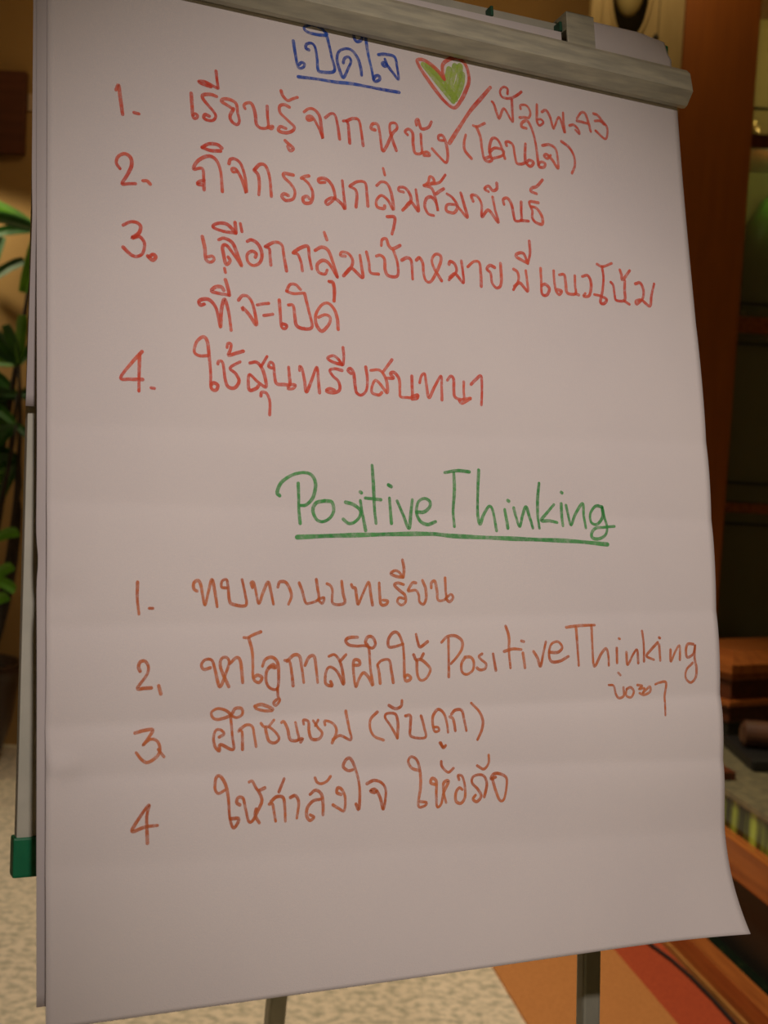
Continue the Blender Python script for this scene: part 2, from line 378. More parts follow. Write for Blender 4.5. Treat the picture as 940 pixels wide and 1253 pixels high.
# (fan centre, blade length, list of blade directions in degrees seen from the front, depth lean)
fans = [((0.155, -0.02, 1.62), 0.20, [178, 155, 128, 104, 84, 62], 'leaf'),
        ((0.14, 0.03, 1.50), 0.22, [212, 196, 180, 160, 140, 20, -10], 'leaf'),
        ((0.165, -0.05, 1.38), 0.20, [228, 205, 185, 168, 150, 330], 'leaf'),
        ((0.17, 0.0, 1.24), 0.19, [240, 215, 196, 176, 158], 'leaf'),
        ((0.20, 0.02, 2.16), 0.26, [150, 164, 172, 186, 262, 300], 'leaf'),
        ((-0.02, 0.1, 1.95), 0.22, [200, 170, 140, 110, 80, 40], 'leaf'),
        ((-0.12, -0.08, 1.45), 0.24, [220, 190, 160, 130, 100, 60], 'leaf')]
for i, (c, L, angs, m_) in enumerate(fans):
    base = Vector((0.06 * math.cos(i * 2.1), 0.06 * math.sin(i * 2.1), 0.38))
    st = tube(bmesh.new(), bez(base, (base.x * 1.3 + (0.13 if c[0] > 0 else -0.02), base.y, c[2] * 0.62), c, 10), [0.020 - 0.0015 * k for k in range(10)], 8)
    so = obj('stem', st, M['stem'], pl, smooth=True)
    for k, a in enumerate(angs):
        a = math.radians(a + random.uniform(-5, 5)); l = L * random.uniform(0.85, 1.1)
        tip = Vector(c) + Vector((math.cos(a) * l, random.uniform(-0.08, 0.08), math.sin(a) * l - 0.02))
        leafobj('leaf_blade', so, c, tip, 0.042, 0.025, m_ if (i + k) % 4 else 'leaf_light')
# low shoots with fresh leaves
sh = empty('leafy_shoot', (-1.50, 4.72, 0.0))
tag(sh, 'low plant with fresh bright green leaves in front of the palm pot', 'plant')
st = tube(bmesh.new(), bez((0.03, -0.14, 0.0), (0.0, -0.08, 0.5), (0.055, -0.02, 1.06), 12), 0.011, 8); so = obj('stem', st, M['stem'], sh, smooth=True)
for r, t_ in (((0.06, -0.02, 0.95), (0.15, -0.04, 0.985)), ((0.05, -0.02, 0.93), (-0.06, -0.05, 0.95)), ((0.05, -0.03, 0.80), (0.15, -0.05, 0.77)), ((0.06, -0.03, 0.80), (0.14, -0.06, 0.86)), ((0.05, -0.03, 0.70), (0.125, -0.05, 0.745)), ((0.04, -0.04, 0.62), (-0.05, -0.08, 0.58)), ((0.04, -0.08, 0.30), (-0.07, -0.12, 0.22))):
    leafobj('leaf', so, r, t_, 0.040, 0.02, 'leaf_light')
st = tube(bmesh.new(), [(0.05, -0.1, 0.0), (0.075, -0.06, 0.4), (0.085, 0.02, 0.74)], [0.010, 0.009, 0.005], 8); obj('stem', st, M['stem'], sh, smooth=True)

# ------------------------------------------------------------------ the hanging sheet's frame
# x runs across the sheet, y up along it, z out of its face; origin at the left end of the clamp bar
SO = Vector((-0.28214, 0.99420, 1.74304))
SX = Vector((0.904605, 0.426250, 0.0)); SY = Vector((-0.094256, 0.200034, 0.975245)).normalized(); SZ = SX.cross(SY).normalized(); SY = SZ.cross(SX)
FR = Matrix(((SX.x, SY.x, SZ.x, SO.x), (SX.y, SY.y, SZ.y, SO.y), (SX.z, SY.z, SZ.z, SO.z), (0, 0, 0, 1)))

def fobj(name, bm, m, root, extra=None, smooth=False):
    bm.transform(root.matrix_world.inverted() @ FR @ (extra if extra else Matrix.Identity(4)))
    return obj(name, bm, m, root, smooth)

# ------------------------------------------------------------------ flipchart easel
es = empty('flipchart_easel', (0.16, 1.35, 0.0))
bpy.context.view_layer.update()
tag(es, 'flipchart easel with a white board, grey metal clamp bar and green corner caps', 'easel')
BT = Matrix.Translation((0, 0.064, -0.014)) @ Matrix.Rotation(math.radians(7.5), 4, 'X')
BX0, BX1, BY = -0.0028, 0.602, -0.754
fobj('board', box(BX0 + 0.003, BX1 - 0.003, BY + 0.003, -0.003, -0.009, -0.001), M['board'], es, BT)
for a in ((BX0, BX1, -0.012, 0.0), (BX0, BX1, BY, BY + 0.012), (BX0, BX0 + 0.012, BY + 0.012, -0.012), (BX1 - 0.012, BX1, BY + 0.012, -0.012)):
    fobj('edge_trim', box(a[0], a[1], a[2], a[3], -0.010, 0.0015, bev=0.0015), M['board_edge'], es, BT)
for cx, cy in ((BX0, BY), (BX1, BY), (BX0, 0), (BX1, 0)):
    sx = 1 if cx == BX0 else -1; sy = 1 if cy == BY else -1
    x0, x1 = sorted((cx - sx * 0.0025, cx + sx * 0.030)); y0, y1 = sorted((cy - sy * 0.0025, cy + sy * 0.0285))
    o = fobj('corner_cap', box(x0, x1, y0, y1, -0.012, 0.003, bev=0.002), M['green'], es, BT)
    o['label'] = 'green plastic corner cap'
# clamp bar: extruded profile (z, y)
prof = [(0.0009, -0.0052), (0.0050, -0.0068), (0.0085, -0.0062), (0.0190, 0.0045), (0.0165, 0.0235), (0.0120, 0.0290), (0.0009, 0.0300)]
bm = bmesh.new()
A = [bm.verts.new((-0.012, y, z)) for z, y in prof]; B = [bm.verts.new((0.606, y, z)) for z, y in prof]
bm.faces.new(A); bm.faces.new(B)
for i in range(len(prof)): bm.faces.new((A[i], A[(i + 1) % len(prof)], B[(i + 1) % len(prof)], B[i]))
bmesh.ops.bevel(bm, geom=[e for e in bm.edges if abs(e.verts[0].co.x - e.verts[1].co.x) < 1e-6], offset=0.0012, segments=2, affect='EDGES')
BR = Matrix.Translation((0.606, -0.005, 0)) @ Matrix.Rotation(math.radians(-1.05), 4, 'Z') @ Matrix.Translation((-0.606, 0.005, 0))
fobj('clamp_bar', bm, M['alu'], es, BR)
# two straps that hold the bar over the board's top rail
for x0 in (0.100, 0.4745):
    bm = bmesh.new()
    add_box(bm, x0, x0 + 0.031, 0.026, 0.0675, 0.002, 0.0045, bev=0.0008)
    add_box(bm, x0, x0 + 0.031, 0.0655, 0.0675, -0.028, 0.0045, bev=0.0008)
    add_box(bm, x0, x0 + 0.031, 0.020, 0.0675, -0.0300, -0.028, bev=0.0008)
    add_box(bm, x0, x0 + 0.031, 0.0500, 0.0660, -0.0115, 0.003)
    fobj('bar_strap', bm, M['alu'], es)
for x0 in (0.4715, 0.3975):
    o = fobj('peg', box(x0, x0 + 0.0028, 0.051, 0.0605, -0.013, -0.003, bev=0.0006), M['dark_green'], es); o['label'] = 'small dark green peg'
# hinge housing and rear stay, front legs
fobj('hinge_block', box(0.24, 0.36, -0.05, 0.01, -0.080, -0.046, bev=0.004), M['alu'], es)
def leg_bm(p0, p1, wd, dp):
    p0, p1 = Vector(p0), Vector(p1); d = (p1 - p0).normalized(); s = Vector((SX.x, SX.y, 0)); s = (s - d * s.dot(d)).normalized(); q = d.cross(s)
    bm = bmesh.new(); L = (p1 - p0).length
    add_box(bm, -wd / 2, wd / 2, -dp / 2, dp / 2, 0, L, bev=0.003)
    bm.transform(Matrix(((s.x, q.x, d.x, p0.x), (s.y, q.y, d.y, p0.y), (s.z, q.z, d.z, p0.z), (0, 0, 0, 1))))
    return bm
def wleg(p0, p1, wd, dp):
    bm = leg_bm(p0, p1, wd, dp); bm.transform(Matrix.Translation(-es.location)); l = obj('leg', bm, M['leg'], es)
    f = bmesh.new(); p1 = Vector(p1)
    lathe(f, [(0.016, 0), (0.02, 0.004), (0.019, 0.03), (0.013, 0.045)], 20, (p1.x, p1.y, 0.0)); f.transform(Matrix.Translation(-es.location))
    obj('rubber_foot', f, M['black'], l, smooth=True)
for a in (0.046, 0.547):
    top = FR @ Vector((a, -0.20, -0.078)); pa = FR @ Vector((a, -0.86, -0.165)); d = (pa - top).normalized()
    bot = top + d * ((top.z - 0.03) / -d.z); wleg(top, bot, 0.0200, 0.014)
ap = FR @ Vector((0.30, -0.02, -0.075)); th = Vector((-0.110, 1.70, 0.600)); d = (th - ap).normalized()
wleg(ap, ap + d * ((ap.z - 0.03) / -d.z), 0.025, 0.020)
fobj('cross_bar', box(0.02, 0.56, -0.235, -0.210, -0.066, -0.050, bev=0.002), M['leg'], es)

# ------------------------------------------------------------------ paper
SHEET_W, SHEET_H = 0.600, 0.775
def bump(a,b):
    """height in metres of the front sheet above its mean plane; a across, b (negative) down"""
    v=-b; w=max(0.0,min(1.0,a/0.6))
    d=0.0
    # long roll of the right hand edge, out at mid height and back near the foot
    k=w*w
    d+=k*0.0065*math.exp(-((v-0.36)/0.20)**2)
    d-=k*0.0085*math.exp(-((v-0.70)/0.065)**2)
    # curled lower right corner
    q=max(0.0,(a-0.46)/0.14)*max(0.0,(v-0.69)/0.085)
    d+=0.0165*q**2.6
    # flattened fold marks running nearly level across the sheet
    for v0,s,amp,wd in ((0.353,-0.008,0.0010,0.016),(0.410,0.0,0.0011,0.014),(0.501,-0.004,0.0013,0.014),(0.572,-0.002,0.0019,0.013),(0.606,0.010,0.0016,0.014),(0.668,0.010,0.0012,0.022),(0.20,0.01,0.0006,0.03)):
        x=v-(v0+s*(a/0.6)*2)
        d-=1.9*amp*math.exp(-math.sqrt((x/(wd if x>0 else wd*2.2))**2+0.01))
    # thumb dents at the left border
    d+=0.0030*math.exp(-((a-0.012)/0.012)**2-((v-0.600)/0.010)**2)
    d-=0.0015*math.exp(-((a-0.010)/0.015)**2-((v-0.48)/0.012)**2)
    # slow waviness
    d+=0.0010*math.sin(9*a+5*v)*min(1,v/0.2)+0.0007*math.sin(17*a-13*v+1)*min(1,v/0.2)
    return d

def sheet_mesh(w_, top, bottom, nx, ny, fz, fx=None):
    bm = bmesh.new(); rows = []
    for j in range(ny + 1):
        b = top + (bottom - top) * j / ny
        rows.append([bm.verts.new((w_ * i / nx + (fx(b) if fx else 0), b, fz(w_ * i / nx, b))) for i in range(nx + 1)])
    for j in range(ny):
        for i in range(nx):
            bm.faces.new((rows[j][i], rows[j + 1][i], rows[j + 1][i + 1], rows[j][i + 1]))
    return bm
def sheet_obj(name, bm, m, root):
    o = fobj(name, bm, m, root, smooth=True)
    s = o.modifiers.new('thickness', 'SOLIDIFY'); s.thickness = 0.00025; s.offset = -1
    return o
def sheet_root(name, label):
    r = empty(name, FR @ Vector((0.3, -0.775, 0))); bpy.context.view_layer.update()
    return tag(r, label, 'paper')
sh1 = sheet_root('flipchart_sheet', 'front white flipchart sheet covered in red, blue, green and brown handwriting')
bm = sheet_mesh(SHEET_W, 0.028, -SHEET_H, 100, 260, bump)
sheet_obj('paper', bm, M['paper'], sh1)

# sheets behind
def z2(a, b): return -0.0026 - 0.010 * max(0, -b) / 0.76 - 0.0035 * math.exp(-((b + 0.44) / 0.05) ** 2 - (a / 0.03) ** 2) + 0.0012 * math.sin(11 * b + 3 * a) * min(1, -b * 5 if b < 0 else 0)
def x2(b): return -0.0075 + 0.0035 * max(0, min(1, -b / 0.76)) + 0.0014 * math.exp(-((b + 0.452) / 0.012) ** 2)
def back_sheet(name, bm, label, m='paper_back'):
    """a sheet that is one mesh: its own top-level object"""
    me_root = Matrix.Translation(FR @ Vector((0.3, -0.7, 0)))
    bm.transform(me_root.inverted() @ FR)
    o = obj(name, bm, M[m], smooth=True); o.matrix_world = me_root
    s = o.modifiers.new('thickness', 'SOLIDIFY'); s.thickness = 0.00025; s.offset = -1
    return tag(o, label, 'paper')
back_sheet('flipchart_sheet', sheet_mesh(0.600, 0.022, -0.762, 12, 90, z2, x2), 'blank white sheet directly behind the written one, its left border showing')
def z3(a, b): return -0.0048 - 0.006 * max(0, -b) / 0.19 - 0.040 * max(0, -b - 0.19) / 0.14
def x3(b): return -0.0095 + 0.0035 * max(0, min(1, (-b - 0.16) / 0.16))
back_sheet('flipchart_sheet', sheet_mesh(0.600, 0.022, -0.328, 12, 40, z3, x3), 'short blank sheet behind the others, ending halfway down the left edge of the board')
# older pages turned up over the top of the board
bm = bmesh.new()
add_box(bm, -0.006, 0.4705, 0.0287, 0.0475, -0.0085, 0.0006, bev=0.0008)
back = tag(fobj('paper_pad', bm, M['paper'], (lambda r: r)(empty('paper_pad_holder', (0, 0, 0)))), 'white top edge of the paper pad above the clamp bar', 'paper')
h = back.parent; back.parent = None; bpy.data.objects.remove(h)
bm = bmesh.new(); rows = []
NX = 30
for i in range(NX + 1):
    x = 0.507 + 0.089 * i / NX; q = max(0, (x - 0.560) / 0.036)
    tp = 0.0685 - 0.0035 * q * q
    path = [(0.0010, 0.0287), (0.0016, 0.045 - 0.002 * q), (0.0014 - 0.004 * q, tp - 0.006 - 0.008 * q), (-0.002 - 0.004 * q, tp - 0.0015), (-0.006, tp), (-0.030, tp), (-0.036, tp - 0.004), (-0.040, tp - 0.02), (-0.046, -0.02), (-0.05, -0.06)]
    rows.append([bm.verts.new((x, y, z)) for z, y in path])
for i in range(NX):
    for k in range(9): bm.faces.new((rows[i][k], rows[i + 1][k], rows[i + 1][k + 1], rows[i][k + 1]))
back_sheet('turned_sheet', bm, 'white sheet folded over the top right of the board beside the green cap', 'paper')

# ------------------------------------------------------------------ felt pen writing on the front sheet
# every stroke as points on the sheet, in tenths of a millimetre: across, down from the clamp bar
INK = (
 ('heading', 'blue', 2.67, '''2017,149 2029,248 2048,361 2069,384 2103,365 2110,335 2085,328 2062,351
2155,202 2129,192 2134,157 2179,138 2212,168 2227,268 2231,356 2256,380 2381,349 2362,228 2337,100 2317,22
2316,41 2234,49 2153,45 2117,18 2140,-11 2199,-28 2269,-17 2324,25
2634,339 2630,280 2606,195 2555,131 2494,125 2432,162 2410,233 2427,318 2462,393 2510,303 2540,230 2517,195 2480,217 2467,259
2571,-29 2582,21 2604,39 2640,21 2652,-23 2630,-49
2684,-37 2701,117 2733,276 2752,369 2803,349 2801,315 2767,322 2745,355
2801,120 2856,105 2935,102 2965,126 2977,199 2985,311 2928,254 2861,184 2834,197 2852,216 2880,203 2862,149'''),
 ('heading_underline', 'blue', 2.88, '''2052,462 2236,450 2385,447 2536,434 2688,433 2843,434 2986,431'''),
 ('heart_outline', 'red', 3.45, '''3437,228 3378,162 3300,108 3229,83 3175,101 3201,165 3261,245 3337,338 3430,435 3525,480 3595,399 3650,297 3688,197 3678,90 3640,27 3567,2 3483,37 3431,90 3424,153 3437,228'''),
 ('heart_fill', 'lime', 5.63, '''3235,128 3327,217 3443,342 3515,420
3270,129 3391,228 3468,314 3538,394
3315,143 3407,233
3494,125 3464,238 3468,329
3554,82 3523,196 3492,325 3539,378
3604,73 3590,184 3533,325
3622,147 3602,259 3556,367'''),
 ('slash', 'red', 3.62, '''3905,219 3797,348 3690,474 3583,630 3460,817'''),
 ('caption', 'red', 2.57, '''3914,353 3933,375 3973,496 3991,480 4038,399 4116,510 4122,423 4124,297
4081,250 4084,203 4051,188 4015,215 4004,253 4028,291 4105,288 4176,249 4230,203
4211,369 4213,337 4257,324 4291,339 4314,390 4293,441 4249,445 4197,457
4389,298 4384,378 4379,458 4402,498 4448,462 4424,435 4389,441
4438,361 4483,337 4523,394 4551,500 4571,473 4625,381 4674,520 4668,425 4670,329
4733,443 4783,430 4830,470 4836,509 4794,476
4820,359 4870,294 4915,294 4946,378 4966,463
4818,383 4863,384 4926,389
5008,279 5053,287 5104,335 5155,399 5128,509 5022,446
5021,349 5076,340 5121,365'''),
 ('list_one', 'red', 2.75, '''523,856 543,812 555,905 573,1050
663,1019 682,1021 701,1023
1126,776 1131,872 1136,968 1156,986 1176,961 1157,944 1136,961
1337,766 1289,757 1228,771 1220,800 1260,849 1306,897 1326,935 1305,974 1257,982 1226,967 1238,937 1271,945
1345,694 1291,673 1237,655 1189,664 1223,681 1290,690
1337,547 1344,624 1352,692
1472,847 1418,821 1377,800 1398,776 1453,773 1501,799 1513,875 1525,943 1504,978 1463,961 1447,914 1479,846
1577,828 1567,802 1593,776 1635,776 1661,849 1672,946 1714,974 1771,951 1769,858 1769,773
1771,951 1814,939 1802,964 1771,958
1963,746 1920,732 1879,753 1882,810 1945,864 2001,911 1985,950 1927,977 1863,970 1878,932 1928,938
1895,614 1908,655 1950,690 1994,668 2039,646
1918,1047 1946,1070 1988,1103 1958,1128 1938,1093
2093,766 2138,729 2189,730 2232,778 2244,863 2255,969 2248,949 2214,868 2165,797 2121,804 2127,832 2164,818
2284,783 2337,738 2374,746 2394,823 2409,951
2448,784 2475,780 2492,806 2501,972
2478,779 2539,747 2592,752 2612,844 2625,974
2743,815 2705,807 2722,764 2768,762 2787,844 2805,989 2845,945 2904,825 2953,765 2940,723 2893,731 2883,784 2902,870 2937,967
3053,808 3028,782 3064,754 3102,785 3102,882 3118,961 3181,951 3182,869 3181,780
3181,951 3238,935 3260,961 3204,970
3142,704 3138,667 3160,648 3169,684 3191,730 3256,707 3291,649
3404,804 3356,804 3357,766 3398,762 3427,830 3438,934 3418,1004 3356,961 3287,897
3628,714 3608,786 3612,861 3674,927
3707,614 3748,618 3826,574
3740,619 3776,713 3787,819 3802,908 3839,930 3882,911 3867,883 3816,903
4018,875 3983,757 3944,702 3893,710 3863,807 3880,888 3917,883 3995,848 4006,800 3922,790 3861,838
4043,748 4036,718 4070,709 4111,737 4123,828 4144,902 4222,882 4231,796 4242,700
4230,881 4280,909 4317,868 4275,851 4239,880
4260,549 4212,541 4220,501 4273,476 4313,532 4344,637 4359,760 4368,876 4384,900 4428,893 4439,857 4396,848 4368,880
4424,687 4496,668 4556,690 4577,757 4577,883 4521,813 4463,767 4435,787 4469,806 4506,768
4632,614 4709,657 4757,729 4764,823 4726,908'''),
 ('list_two', 'red', 2.79, '''550,1494 522,1452 538,1397 589,1369 634,1396 639,1461 601,1547 565,1615 613,1608 670,1599
728,1568 760,1564 785,1587
1218,1572 1217,1484 1206,1397 1135,1412 1169,1341 1251,1287 1318,1304 1357,1395 1369,1565
1220,1491 1179,1510 1166,1532 1206,1533
1205,1219 1266,1181 1334,1177 1372,1199
1209,1222 1279,1235 1360,1226
1429,1322 1441,1285 1483,1276 1530,1313 1562,1419 1570,1543 1559,1510 1527,1424 1487,1361 1453,1360 1459,1386 1494,1381
1640,1345 1674,1381 1683,1464 1676,1548
1647,1337 1691,1288 1740,1294 1772,1381 1784,1547
1980,1335 1901,1333 1900,1368 1956,1416 1990,1474 1973,1540 1908,1564 1874,1534 1896,1509 1931,1518
2052,1352 2081,1333 2118,1321
2066,1350 2116,1392 2149,1465 2132,1546 2073,1561 2060,1521 2097,1501 2118,1519
2263,1356 2211,1363 2205,1336 2264,1322 2322,1368 2348,1450 2339,1491 2278,1546 2264,1519 2332,1481 2405,1520 2436,1559 2430,1452 2420,1317
2486,1358 2538,1379 2550,1435 2539,1530
2494,1349 2563,1303 2631,1304 2643,1392 2649,1507
2738,1313 2785,1272 2839,1283 2874,1359 2888,1502 2840,1429 2780,1394 2732,1445 2737,1502 2798,1508 2807,1482
2806,1150 2819,1206
2826,1576 2896,1571 2888,1648 2866,1723
2992,1334 2945,1326 2954,1296 3009,1295 3053,1347 3054,1413 2976,1497
2993,1480 3058,1413 3126,1484 3122,1396 3111,1295
3275,1505 3220,1493 3191,1431 3210,1362 3259,1340 3304,1386 3317,1458 3298,1342 3263,1258 3192,1246
3308,1304 3341,1277 3383,1248
3192,1246 3233,1211 3251,1159 3283,1166 3289,1202 3224,1234
3264,1221 3345,1194 3405,1118
3413,1289 3468,1318 3513,1387 3477,1451 3405,1446 3408,1393 3465,1378 3513,1390 3605,1478 3579,1363 3551,1262
3671,1320 3657,1269 3714,1269 3756,1338 3754,1452 3823,1382 3917,1483 3890,1366 3871,1255
3832,1210 3792,1190 3835,1158 3875,1194 3918,1173 3921,1119
3985,1308 3979,1263 4022,1245 4061,1297 4080,1401 4094,1445 4154,1430 4159,1345 4164,1261
4154,1435 4230,1431
4344,1244 4250,1249 4275,1330 4271,1392 4306,1434 4374,1440 4371,1364 4323,1301 4264,1289
4332,1161 4273,1146 4284,1113 4337,1090 4402,1019'''),
 ('list_three', 'red', 2.81, '''572,1945 629,1912 680,1912 708,1941 692,1996 641,2038 698,2021 736,2069 723,2149 678,2183 628,2173 571,2121
761,2170 799,2199 824,2170 805,2152 773,2172
1198,1960 1217,2051 1225,2144 1262,2163 1291,2136 1276,2111 1236,2122
1331,1970 1379,1951 1446,1983 1485,2073 1517,2164 1464,2089 1398,2009 1364,2020 1370,2087 1389,2165 1423,2134 1407,2102
1475,1896 1402,1833 1321,1837 1286,1871 1373,1895 1475,1896
1470,1810 1473,1851 1475,1891
1514,1812 1526,1878
1375,2200 1381,2233
1569,1954 1604,1937 1658,1964 1691,2035 1676,2112 1620,2149 1572,2124 1567,2063 1609,2031 1643,2048 1635,2076
1720,1979 1755,1993 1760,2054 1765,2128
1727,1976 1798,1933 1861,1945 1880,2040 1898,2161
1959,2002 2001,2011 2028,2077 2036,2145
1966,1995 2024,1953 2090,1931 2101,2013 2119,2119
2154,1957 2213,1922 2271,1943 2311,2043 2347,2165 2281,2061 2224,2033 2171,2074 2177,2136 2234,2150 2257,2112
2240,1792 2262,1852
2268,2209 2305,2211 2317,2280 2306,2371
2424,1973 2380,1971 2396,1941 2455,1948 2490,2000 2472,2066 2402,2144
2418,2121 2479,2072 2574,2139 2570,2040 2559,1949
2621,1913 2640,2003 2651,2087 2726,2092
2711,1937 2749,1925 2786,1956 2789,2049 2818,2096 2902,2086 2908,1977 2874,1866
2761,1838 2771,1786 2810,1774 2830,1829 2867,1853 2939,1815
2948,1944 3004,1915 3041,1947 3046,2098
3089,1926 3121,1901 3150,1948 3154,2035 3174,2098 3221,2100 3282,2005 3327,1905 3321,1854 3274,1853 3239,1908 3259,1979 3325,2081
3405,1925 3419,1898 3462,1918 3474,1983 3398,2065
3407,2042 3465,2006 3538,2076 3539,1976 3528,1881
3590,1926 3650,1874 3706,1875 3717,1970 3715,2089
3860,1902 3812,1888 3780,1926 3816,1959 3827,2047 3874,2087 3918,2038 3921,1858
4051,1896 4091,1922 4095,1996 4039,2085
4050,2054 4110,2017 4184,2085 4184,1987 4176,1897
4201,1827 4160,1741 4101,1747 4086,1779 4201,1827
4227,1619 4229,1725 4201,1827
4330,1858 4330,1987 4331,2093 4381,2100 4411,2039 4372,2001 4333,2017
4465,1866 4467,1973 4479,2048 4510,2083 4538,2049 4496,2038
4523,1898 4575,1893 4586,1976 4597,2059 4683,2058 4684,1981 4687,1889
4683,2058 4717,2067
4766,1888 4828,1874 4857,1948 4831,2059 4769,2073 4788,2045
4934,1754 4995,1770 5096,1728
4986,1771 4995,1872 4976,1998 4945,2110 4983,2122 5013,2080 4953,2055 4884,2046
5072,1911 5096,1940 5105,2032 5119,2078 5209,2069 5218,1974 5227,1879
5208,2077 5260,2104
5181,1781 5195,1827 5204,1874 5290,1777
5342,1899 5398,1885 5428,1953 5411,2034 5341,2096 5335,2065 5400,2051 5486,2098 5515,1992 5555,1876'''),
 ('list_three_second_row', 'red', 2.79, '''1204,2510 1171,2520 1164,2487 1211,2467 1257,2478 1302,2540 1333,2682 1342,2549 1370,2454 1402,2557 1420,2701
1411,2416 1331,2411 1265,2398 1298,2361 1345,2356 1365,2381
1380,2293 1399,2358 1411,2416
1485,2449 1519,2409 1567,2414 1606,2483 1630,2635 1571,2560 1517,2505 1520,2525
1640,2473 1689,2459 1737,2450
1694,2555 1770,2537
1828,2414 1833,2515 1841,2629 1871,2646 1886,2618 1851,2608
1904,2447 1946,2449 1958,2544 1970,2610 2026,2632 2104,2611 2080,2477 2048,2336
1893,2330 1923,2275 1972,2269 2014,2306
1893,2332 1949,2347 2034,2334
2334,2610 2330,2521 2304,2441 2254,2397 2196,2417 2143,2498 2141,2581 2189,2638 2256,2570 2265,2514 2222,2497 2164,2524
2268,2209 2304,2232 2309,2371'''),
 ('list_four', 'red', 2.68, '''709,2932 627,3028 545,3148 625,3152 713,3148
690,2952 686,3099 684,3239
778,3207 803,3210
1230,2920 1158,2926 1119,2897 1140,2817 1193,2773 1225,2810 1237,2913 1248,3043 1252,3172 1291,3189 1305,3149 1273,3132 1255,3146
1308,2979 1315,2957 1348,2970 1366,3099 1391,3156 1444,3159 1479,3104 1453,3047 1407,3004 1489,2948
1384,2842 1391,2809 1418,2813 1410,2860 1396,2903 1457,2882 1517,2861
1569,2952 1624,2941 1664,2978 1690,3042 1701,3134 1634,3099 1567,3045 1555,3105 1565,3170 1619,3153 1640,3128
1664,2971 1714,2888
1658,3210 1666,3179 1706,3187 1732,3251 1730,3356
1753,2978 1725,2967 1740,2932 1767,2950 1774,3036 1791,3101 1853,3104 1901,3100 1899,3027 1895,2960
1901,3100 1950,3103 1928,3132 1886,3135 1901,3107
1988,2980 1989,2946 2009,2965 2028,3058 2043,3150 2084,3067 2137,2942 2148,3049 2156,3150
2358,2952 2294,2943 2250,2960 2277,3005 2326,3049 2331,3117 2272,3142 2216,3132 2245,3110 2288,3120
2360,2904 2325,2858 2283,2835 2232,2859 2281,2889 2360,2904
2372,2759 2377,2827 2370,2903
2437,2973 2409,2948 2431,2929 2459,2964 2470,3066 2482,3127 2525,3145 2571,3100 2582,3003 2571,2907
2615,2932 2689,2922 2732,2957 2759,3025 2758,3108 2699,3043 2655,3012 2624,3062 2621,3118 2680,3134 2710,3111
2726,2937 2813,2825
2753,2986 2821,2981 2793,2946 2831,2933 2873,2988 2876,3086 2881,3134 2941,3137 2987,3127 2991,3036 2992,2951
2987,3127 3041,3109 3032,3138 2986,3148
3063,3002 3081,2944 3113,2921 3124,2998 3145,3123 3199,3034 3268,2930 3270,3029 3268,3136
3328,2961 3362,2923 3389,2949 3386,3049 3398,3106 3476,3115 3481,3043 3486,2963
3476,3115 3548,3102 3507,3127 3458,3151 3436,3132
3556,2980 3607,2933 3658,2900 3661,3015 3648,3153'''),
 ('title', 'green', 2.77, '''1799,3998 1779,3973 1815,3894 1905,3832 2002,3808 2071,3825 2104,3896 2081,4002 2024,4063 1975,4071
1956,3895 1959,4006 1960,4123 1964,4214
2178,4028 2107,4047 2078,4107 2104,4178 2159,4196 2223,4162 2257,4102 2241,4036 2178,4028
2361,4033 2431,4051 2487,4095 2478,4149 2427,4196 2377,4204 2335,4172
2490,4016 2507,4135 2525,4260
2489,3946 2500,3953
2600,3724 2607,3865 2612,4025 2620,4199
2533,3994 2605,3999 2671,4004
2748,3988 2755,4088 2758,4196
2741,3880 2766,3893
2817,4009 2864,4112 2911,4233 2938,4111 2955,3995
2991,4096 3058,4094 3112,4052 3114,4004 3063,3982 3009,4014 2991,4096 3018,4170 3083,4199 3160,4173
3262,3758 3379,3737 3495,3742
3347,3755 3347,3907 3331,4073 3332,4210
3586,3724 3570,3900 3562,4095 3576,4184 3616,4107 3676,4029 3712,4077 3730,4237
3825,4053 3836,4129 3842,4213
3857,3974 3869,3981
3914,4036 3933,4113 3960,4197 3999,4097 4036,4025 4070,4124 4089,4208
4176,3814 4155,3951 4150,4093 4154,4207
4317,3996 4237,4077 4183,4138 4265,4140 4339,4153
4392,3986 4393,4087 4395,4180
4396,3886 4406,3892
4441,3999 4460,4085 4479,4171 4537,4069 4611,3980 4620,4081 4629,4194
4814,4003 4746,3998 4690,4065 4692,4144 4751,4158 4816,4091 4814,4003 4833,4090 4852,4177 4829,4250 4758,4288 4690,4282 4685,4239 4731,4194 4817,4185 4930,4173'''),
 ('title_underline', 'green', 3.54, '''1934,4325 2324,4304 3050,4277 3351,4292 3977,4305 4469,4314 4840,4337'''),
